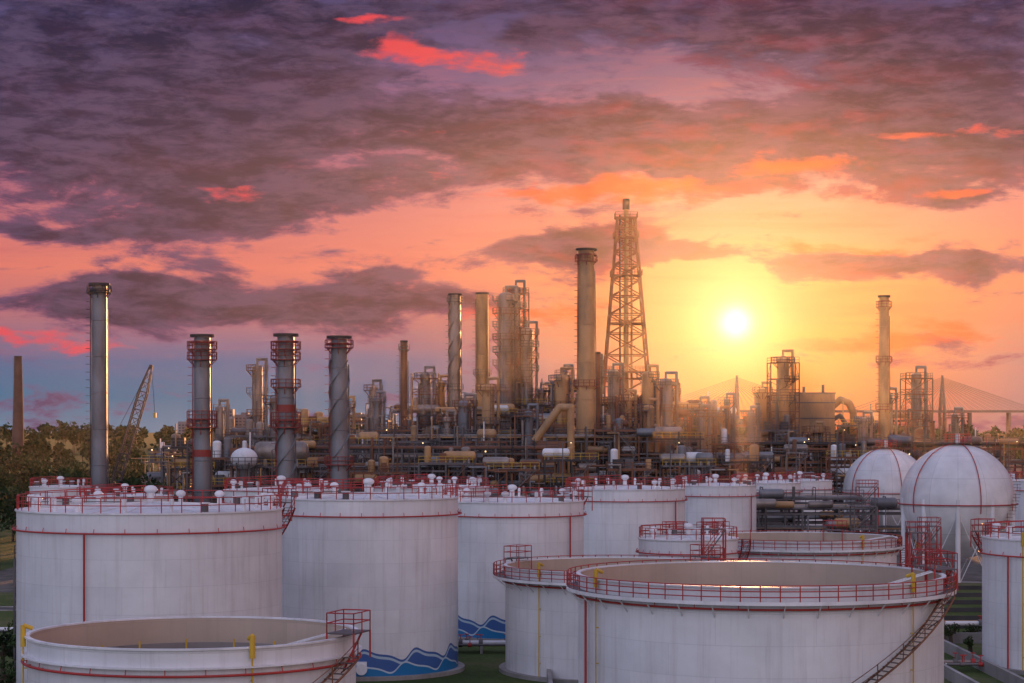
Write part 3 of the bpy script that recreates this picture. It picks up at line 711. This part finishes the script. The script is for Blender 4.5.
# ------------------------------------------------------------------ trees
def tree_mass(name, trees, leaves, size):
    V = []; mbt = MB()
    for (x, y, h, cr) in trees:
        y *= KY
        mbt.cyl((x, y, 0), (x, y, h*.7), .3, TRUNK, r2=.12, n=5, caps=False)
        nc = random.randint(6, 10); cs = []
        for i in range(nc):
            a = random.uniform(0, 2*PI); rr = cr*random.uniform(.1, .75); z = h*random.uniform(.5, .92)
            c = (x+rr*math.cos(a), y+rr*math.sin(a), z); cs.append(c)
            mbt.cyl((x, y, h*.42), c, .1, TRUNK, r2=.04, n=4, caps=False)
        cs = np.array(cs); idx = np.random.randint(0, nc, leaves)
        d = np.random.normal(size=(leaves, 3)); d /= np.linalg.norm(d, axis=1)[:, None]
        P = cs[idx]+d*(np.random.uniform(.5, 1, (leaves, 1)))*np.array([cr*.42, cr*.42, cr*.34])
        u = np.random.normal(size=(leaves, 3)); u /= np.linalg.norm(u, axis=1)[:, None]
        w = np.cross(u, np.random.normal(size=(leaves, 3))); w /= np.linalg.norm(w, axis=1)[:, None]
        s = (size*np.random.uniform(.6, 1.3, (leaves, 1)))/2
        V.append(np.stack([P-u*s, P-w*s*.6, P+u*s, P+w*s*.6], axis=1).reshape(-1, 3))
    V = np.concatenate(V); n = len(V)//4
    mbt.add([tuple(p) for p in V.tolist()], [(4*i, 4*i+1, 4*i+2, 4*i+3) for i in range(n)], LEAF)
    return mbt.build(name)
def rnd(n, x0, x1, y0, y1, h0, h1):
    r = []
    for _ in range(n):
        y = random.uniform(y0, y1); k = y/((y0+y1)/2); h = random.uniform(h0, h1); r.append((random.uniform(x0, x1)*k, y, h, h*random.uniform(.28, .42)))
    return r
tree_mass('tree_grove', rnd(120, -150, -86, 200, 420, 9, 16), 420, .9)
tree_mass('tree_grove', rnd(50, 112, 210, 250, 480, 9, 15), 340, 1.0)
tree_mass('distant_tree_belt', rnd(240, -330, 330, 480, 900, 14, 22), 120, 2.4)
tree_mass('distant_tree_belt', rnd(380, -720, 720, 1000, 1700, 18, 30), 90, 4.5)
tree_mass('shrub_row', [(-40-random.uniform(0, 8), 88+i*2.2, random.uniform(3, 6), random.uniform(1.5, 2.4)) for i in range(22)], 500, .35)
tree_mass('shrub_row', [(random.uniform(38, 60), random.uniform(128, 140), random.uniform(1.2, 2.4), random.uniform(.7, 1.2)) for i in range(16)], 300, .22)

# ------------------------------------------------------------------ ground, roads, bunds, pipes
mb = MB(); mb.add([(-9000, -500, 0), (9000, -500, 0), (9000, 16000, 0), (-9000, 16000, 0)], [(0, 1, 2, 3)], GROUND); mb.build('ground')
mb = MB(); mb.add([(-80, 176*KY, .004), (100, 176*KY, .004), (100, 300*KY, .004), (-80, 300*KY, .004)], [(0, 1, 2, 3)], GRAVEL); mb.build('gravel_yard')
def road(name, x0, y0, x1, y1):
    y0 *= KY; y1 *= KY
    mb = MB(); mb.box((x0+x1)/2, (y0+y1)/2, .008, x1-x0, y1-y0, .016, ASPH)
    for y in (y0-.1, y1+.1): mb.box((x0+x1)/2, y, .07, x1-x0, .2, .14, CONC)
    for x in np.arange(x0+2, x1-2, 6): mb.box(x, (y0+y1)/2, .022, 2.5, .12, .006, PWHITE)
    mb.build(name)
road('service_road', -80, 158.2, 12, 161.2)
def bund(name, pts, h=1.1, w=.35):
    mb = MB(); pts = [(a, b_*KY) for a, b_ in pts]
    for (a, b_) in zip(pts, pts[1:]+pts[:1]):
        cx, cy = (a[0]+b_[0])/2, (a[1]+b_[1])/2
        if a[0] == b_[0]: mb.box(cx, cy, h/2, w, abs(a[1]-b_[1])-w-.01, h, CONC)
        else: mb.box(cx, cy, h/2, abs(a[0]-b_[0])+w, w, h, CONC)
    mb.build(name)
bund('bund_wall', [(-42, 60), (-7, 60), (-7, 93), (-42, 93)])
bund('bund_wall', [(3.2, 72), (38.5, 72), (38.5, 130), (3.2, 130)])
bund('bund_wall', [(43, 104), (68, 104), (68, 134), (43, 134)])
def ground_pipes(name, x0, y0, x1, y1, n, z=.8, mats=None):
    mats = mats or (STEEL, PWHITE, INSUL, RED, SUN_CREAM); y0 *= KY; y1 *= KY
    mb = MB(); d = Vector((x1-x0, y1-y0, 0)); Lp = d.length; d.normalize(); s_ = Vector((-d.y, d.x, 0))
    for j in range(n):
        r = random.choice((.08, .12, .18, .25)); o = s_*(j*.75)
        mb.cyl(Vector((x0, y0, z+r))+o, Vector((x1, y1, z+r))+o, r, mats[j % len(mats)], n=10)
        for k in range(2):
            t = random.uniform(.1, .9)*Lp; c = Vector((x0, y0, z+r))+o+d*t; mb.cyl(c-d*.2, c+d*.2, r*1.7, random.choice((RED, STEEL)), n=10); mb.cyl(c, c+Vector((0, 0, .8)), .04, RED, n=6); mb.ring(c.x, c.y, c.z+.8, .25, .03, RED, n=12, k=4)
    for k in range(int(Lp/4)+1):
        c = Vector((x0, y0, 0))+d*(k*4)+s_*(n*.75/2-.3); mb.box(c.x, c.y, z/2, .25 if abs(d.x) > .5 else n*.75, n*.75 if abs(d.x) > .5 else .25, z, CONC)
    mb.build(name)
ground_pipes('pipeline', -40, 147.5, 36, 147.5, 5)
ground_pipes('pipeline', -30, 163.2, 60, 163.2, 6, 1.2); ground_pipes('pipeline', 46.5, 139, 75, 139, 6, 1.0); ground_pipes('pipeline', 46.5, 166, 90, 166, 6, 1.4)
ground_pipes('pipeline', -60, 136, -42, 136, 4); ground_pipes('pipeline', -7, 128, 1, 128, 4, .7); ground_pipes('pipeline', 39.5, 118, 43, 118, 3, .6)
# grass bank with concrete terraces, right
mb = MB()
for i in range(6):
    y0 = 222+i*4.5; z0 = .5*i; x0, x1 = 42, 66
    mb.add([(x0, y0, z0+.45), (x1, y0, z0+.45), (x1, y0+4.3, z0+.5), (x0, y0+4.3, z0+.5), (x0, y0, 0), (x0, y0+4.3, 0), (x1, y0, 0), (x1, y0+4.3, 0)], [(0, 1, 2, 3), (4, 6, 1, 0), (4, 0, 3, 5), (6, 7, 2, 1), (5, 3, 2, 7)], GROUND)
    mb.box(54, y0-.1, (z0+.5)/2, 24.2, .12, z0+.5, ASPH)
for i in range(22): mb.box(45, 221+i*1.2, (.14*i+.2)/2+.003, 1.6, 1.19, .14*i+.25, CONC)
mb.railline((46, 222, 1.0), (46, 246, 3.6), YEL); mb.build('terraced_grass_bank')
def access_tower(X, Y, w, h, mat):
    mb = MB()
    for a in (-1, 1):
        for b_ in (-1, 1): mb.bar((a*w/2, b_*w/2, 0), (a*w/2, b_*w/2, h), .16, mat)
    n = int(h/3)
    for l in range(1, n+1):
        z = h*l/n; z0 = h*(l-1)/n
        mb.box(0, 0, z, w, w, .1, STEEL)
        q = [(-w/2, -w/2, z), (w/2, -w/2, z), (w/2, w/2, z), (-w/2, w/2, z)]
        for j in range(4): mb.railline(q[j], q[(j+1) % 4], mat, step=1)
        mb.bar((-w/2, -w/2, z0), (w/2, -w/2, z), .12, STEEL); mb.railline((-w/2, -w/2, z0), (w/2, -w/2, z), mat, h=1)
    mb.build('access_stair_tower', (X, Y, 0))
access_tower(20.3, 131, 2.2, 12, RED); access_tower(41.5, 133, 2.0, 11.5, RED); access_tower(46, 170, 3, 12, STEEL); access_tower(52, 162, 2.4, 10, RED); access_tower(-41.5, 112, 2.2, 11, STEEL)
access_tower(56, 205, 3, 13, RED); access_tower(36, 200, 2.4, 13, STEEL)
for (x, y, h) in ((-50, 200, 20), (-36, 195, 19), (-15, 200, 20), (8, 205, 20), (25, 205, 20), (47, 215, 20), (-22, 215, 22), (60, 240, 22), (86, 225, 20), (-58, 215, 19)):
    mb = MB(); mb.cyl((0, 0, 0), (0, 0, h), .16, STEEL, r2=.08, n=8); mb.bar((0, 0, h), (1.2, -.4, h+.15), .1, STEEL); mb.box(1.3, -.45, h+.12, .6, .3, .12, STEEL); mb.sph((1.3, -.45, h), .09, LAMP, n=8, m=4)
    mb.build('floodlight_mast', (x, y, 0))

# ------------------------------------------------------------------ world
SUN_AZ, SUN_EL = 6.37, 3.05
world = bpy.data.worlds.new('World'); sc.world = world; world.use_nodes = True
nt = world.node_tree; N = nt.nodes; L = nt.links
bg = N['Background']
def M(op, a, b=None, c=None, clamp=False):
    k = N.new('ShaderNodeMath'); k.operation = op; k.use_clamp = clamp
    for i, q in enumerate((a, b, c)):
        if q is None: continue
        if isinstance(q, (int, float)): k.inputs[i].default_value = q
        else: L.new(q, k.inputs[i])
    return k.outputs[0]
def MIX(f, a, b, mode='MIX'):
    k = N.new('ShaderNodeMixRGB'); k.blend_type = mode
    for i, q in enumerate((f, a, b)):
        if isinstance(q, (int, float)): k.inputs[i].default_value = q
        elif isinstance(q, tuple): k.inputs[i].default_value = q
        else: L.new(q, k.inputs[i])
    return k.outputs[0]
def SST(x, a, b, lo=0.0, hi=1.0):
    k = N.new('ShaderNodeMapRange'); k.interpolation_type = 'SMOOTHSTEP'; L.new(x, k.inputs[0])
    for i, q in enumerate((a, b, lo, hi)): k.inputs[i+1].default_value = q
    return k.outputs[0]
def RAMP(x, pts):
    k = N.new('ShaderNodeValToRGB'); e = k.color_ramp.elements
    e[0].position = pts[0][0]; e[0].color = pts[0][1]; e[1].position = pts[-1][0]; e[1].color = pts[-1][1]
    for p, c in pts[1:-1]: q = e.new(p); q.color = c
    L.new(x, k.inputs[0]); return k.outputs[0]
tc = N.new('ShaderNodeTexCoord'); D = tc.outputs['Generated']
sp = N.new('ShaderNodeSeparateXYZ'); L.new(D, sp.inputs[0]); x, y, z = sp.outputs
az0 = M('MULTIPLY', M('ARCTAN2', x, y), 57.2958*KY); el0 = M('MULTIPLY', M('ARCSINE', z), 57.2958*KY)
def NOISE(scale, off=(0, 0, 0), detail=8, rough=.6, dist=0.0, col=False):
    mp = N.new('ShaderNodeMapping'); mp.inputs['Scale'].default_value = tuple(q*KY for q in scale); mp.inputs['Location'].default_value = off
    L.new(D, mp.inputs[0]); k = N.new('ShaderNodeTexNoise'); k.inputs['Scale'].default_value = 1; k.inputs['Detail'].default_value = detail
    k.inputs['Roughness'].default_value = rough; k.inputs['Distortion'].default_value = dist; L.new(mp.outputs[0], k.inputs['Vector']); return k.outputs['Color' if col else 'Fac']
wc = NOISE((9, 9, 24), (3, 1, 5), 4, .6, 0, True)
sw = N.new('ShaderNodeSeparateXYZ'); L.new(wc, sw.inputs[0])
az = M('ADD', az0, M('MULTIPLY', M('SUBTRACT', sw.outputs[0], .5), 8)); el = M('ADD', el0, M('MULTIPLY', M('SUBTRACT', sw.outputs[1], .5), 3.0))
def G(a, e, sa, se, amp, tilt=0.0):
    da = M('SUBTRACT', az, a); de = M('MULTIPLY_ADD', da, -tilt, M('SUBTRACT', el, e)) if tilt else M('SUBTRACT', el, e)
    u_ = M('MULTIPLY', da, 1/sa); v_ = M('MULTIPLY', de, 1/se)
    q = M('MULTIPLY_ADD', u_, u_, M('MULTIPLY', v_, v_))
    return M('MULTIPLY', M('POWER', 2.71828, M('MULTIPLY', q, -1)), amp)
def SUM(bl):
    acc = None
    for b_ in bl:
        g = G(*b_); acc = g if acc is None else M('ADD', acc, g)
    return acc
acc = SUM([(-16.5, 14.6, 11, 4.6, .46), (-12, 10.0, 5.5, 1.3, .28, -.14), (4.5, 12.2, 8, 1.7, .40), (11, 12.8, 4.5, 1.5, .28), (18.5, 14.0, 6, 2.4, .38), (-16, 5.6, 10, 1.2, .32, .02),
         (-4, 5.2, 6, 1.0, .22), (4, 7.9, 7.5, .8, .34, .03), (19.5, 10.1, 4, .8, .30), (18.5, 7.2, 6, .8, .30), (0, 18.0, 14, 1.8, .22), (13, 17.5, 8, 1.4, .24), (-20.5, 8.6, 3.5, .5, .2), (-2, 13.8, 5, 1.0, .16),
         (-6, 8.4, 5, .9, -.16), (10, 5.0, 4.5, 1.8, -.22), (14, 10.0, 3, .9, -.14), (-2, 15.8, 4, .9, -.10)])
lit = SUM([(-3, 16.0, 4.2, .7, .38, -.15), (4.5, 10.5, 8, .55, .38), (20, 10.3, 3.2, .35, .40), (-19, 3.8, 5, .4, .30), (1, 4.9, 5, .7, .32), (-13, 10.4, 2.5, .4, .28, -.2), (13, 11.5, 3, .5, .34), (16, 3.6, 6, .6, .34), (-4, 13.0, 3, .35, .24), (18, 12.6, 4, .3, .26), (16, 8.2, 5, .4, .3), (-6, 17.8, 3, .3, .28)])
n_a = NOISE((9, 9, 30), (1.7, 2.3, 0.9), 8, .62, .3); n_b = NOISE((9, 9, 30), (1.7, 2.3, 0.9-.40), 4, .62, .3)
fine = NOISE((24, 24, 90), (4, 4, 4), 5, .68, .25)
dA = M('ADD', M('ADD', n_a, acc), M('MULTIPLY', M('SUBTRACT', fine, .5), .22)); cover = SST(dA, .54, .68); thick = SST(dA, .55, .76)
under = M('MULTIPLY', M('SUBTRACT', n_a, n_b), 5, clamp=True)
elf = M('DIVIDE', el0, 30, clamp=True)
d30 = lambda a: a/30
far = RAMP(elf, [(0, S(108, 128, 152)), (d30(1.4), S(74, 112, 144)), (d30(3), S(86, 106, 144)), (d30(4.8), S(170, 108, 120)), (d30(7), S(222, 122, 108)), (d30(10), S(196, 112, 120)), (d30(14), S(118, 94, 136)), (d30(18.5), S(74, 70, 114)), (1, S(70, 74, 120))])
near = RAMP(elf, [(0, S(196, 96, 62)), (d30(1.5), S(232, 116, 54)), (d30(4), S(250, 146, 60)), (d30(7), S(252, 156, 90)), (d30(10), S(240, 158, 130)), (d30(13), S(164, 112, 132)), (d30(18.5), S(92, 80, 122)), (1, S(70, 74, 120))])
dz = M('MULTIPLY', M('SUBTRACT', az0, 11.5), 1/10.5); prox = M('POWER', 2.71828, M('MULTIPLY', M('MULTIPLY', dz, dz), -1))
base = MIX(prox, far, near)
veil = SST(NOISE((5, 5, 60), (8, 2, 1), 5, .62, .4), .45, .75)
base = MIX(M('MULTIPLY', M('MULTIPLY', veil, .4), SST(el0, 1.5, 4.5)), base, MIX(prox, S(190, 96, 104), S(242, 112, 62)))
sunv = Vector((math.sin(rad(SUN_AZ))*math.cos(rad(SUN_EL)), math.cos(rad(SUN_AZ))*math.cos(rad(SUN_EL)), math.sin(rad(SUN_EL))))
vm = N.new('ShaderNodeVectorMath'); vm.operation = 'DOT_PRODUCT'; L.new(D, vm.inputs[0]); vm.inputs[1].default_value = sunv
th = M('MULTIPLY', M('ARCCOSINE', M('MINIMUM', vm.outputs['Value'], 1.0)), 57.2958*KY)
prox2 = M('POWER', 2.71828, M('MULTIPLY', th, -1/5.5))
darkc = MIX(prox2, S(56, 52, 86), S(190, 64, 50))
darkc = MIX(SST(fine, .36, .66), MIX(.6, darkc, (0.010, 0.009, 0.026, 1)), MIX(.18, darkc, S(150, 120, 150)))
edgec = MIX(prox2, S(124, 80, 116), S(248, 104, 56))
edgec = MIX(SST(el0, 11, 17), edgec, S(92, 82, 124))
litf = M('MULTIPLY', under, SST(th, 17, 3, .04, .9))
cc = MIX(thick, edgec, darkc)
cc = MIX(M('MULTIPLY', litf, .75), cc, MIX(prox2, S(170, 54, 74), S(250, 88, 40)))
sky = MIX(M('MULTIPLY', cover, .97), base, cc)
lm = SST(M('ADD', M('MULTIPLY', M('ADD', n_b, fine), .5), lit), .66, .88)
sky = MIX(M('MULTIPLY', lm, .9), sky, MIX(SST(th, 20, 4), S(236, 74, 80), S(255, 100, 44)))
def glow(expr, col): return MIX(1.0, col, expr, 'MULTIPLY')
att = M('SUBTRACT', 1.0, M('MULTIPLY', cover, .5))
g1 = M('MULTIPLY', M('POWER', 2.71828, M('MULTIPLY', M('MULTIPLY', th, th), -1/(.6*.6))), 1.3)
g2 = M('MULTIPLY', M('POWER', 2.71828, M('MULTIPLY', th, -1/1.75)), 1.45)
g3 = M('MULTIPLY', M('MULTIPLY', M('POWER', 2.71828, M('MULTIPLY', th, -1/4.2)), .5), att)
sky = MIX(1.0, sky, glow(g1, (1, .85, .6, 1)), 'ADD'); sky = MIX(1.0, sky, glow(g2, (1, .68, .32, 1)), 'ADD'); sky = MIX(1.0, sky, glow(g3, (1, .38, .06, 1)), 'ADD')
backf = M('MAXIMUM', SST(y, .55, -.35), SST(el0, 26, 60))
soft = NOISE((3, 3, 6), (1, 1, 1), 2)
backc = MIX(SST(soft, .35, .65), (0.72, 0.80, 1.14, 1), (1.08, 1.0, 1.18, 1))  # sky behind the camera, brightened beyond the visible sky to light tank fronts
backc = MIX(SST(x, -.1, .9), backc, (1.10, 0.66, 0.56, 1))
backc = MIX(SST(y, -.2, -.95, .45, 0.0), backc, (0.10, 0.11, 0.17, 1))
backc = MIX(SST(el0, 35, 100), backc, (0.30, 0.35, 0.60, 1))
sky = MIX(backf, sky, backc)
ns = N.new('ShaderNodeTexSky'); ns.sky_type = 'NISHITA'; ns.sun_disc = False; ns.sun_elevation = rad(SUN_EL); ns.sun_rotation = rad(SUN_AZ); ns.dust_density = 1
nsc = MIX(1.0, ns.outputs[0], (0.0002, 0.0002, 0.0002, 1), 'MULTIPLY')
sky = MIX(1.0, sky, nsc, 'ADD')
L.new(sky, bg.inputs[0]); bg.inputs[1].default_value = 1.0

sl = bpy.data.lights.new('sun', 'SUN'); sl.energy = 5.0; sl.angle = rad(.6); sl.color = (1, .43, .15)
so = bpy.data.objects.new('sun', sl); sc.collection.objects.link(so); so.rotation_euler = sunv.to_track_quat('Z', 'Y').to_euler()

# ------------------------------------------------------------------ thin evening haze inside the plant (real scattering medium)
hm = bpy.data.materials.new('evening_haze'); hm.use_nodes = True; hn = hm.node_tree
for q in list(hn.nodes):
    if q.type != 'OUTPUT_MATERIAL': hn.nodes.remove(q)
vs_ = hn.nodes.new('ShaderNodeVolumeScatter'); vs_.inputs['Density'].default_value = .00011; vs_.inputs['Anisotropy'].default_value = .84; vs_.inputs['Color'].default_value = (1, .90, .85, 1)
hn.links.new(vs_.outputs[0], [q for q in hn.nodes if q.type == 'OUTPUT_MATERIAL'][0].inputs['Volume'])
mb = MB(); mb.box(60, 345, 41, 320, 210, 80, hm); mb.build('haze')

# ------------------------------------------------------------------ camera
cd = bpy.data.cameras.new('camera'); cam = bpy.data.objects.new('camera', cd); sc.collection.objects.link(cam)
cam.location = (0, 0, 22); cam.rotation_euler = (rad(90), 0, 0); cd.lens = 45.7*KY; cd.sensor_width = 36; cd.shift_y = .0864
cd.clip_start = .5; cd.clip_end = 30000; sc.camera = cam
sc.view_settings.view_transform = 'Standard'; sc.view_settings.look = 'None'; sc.view_settings.exposure = 0
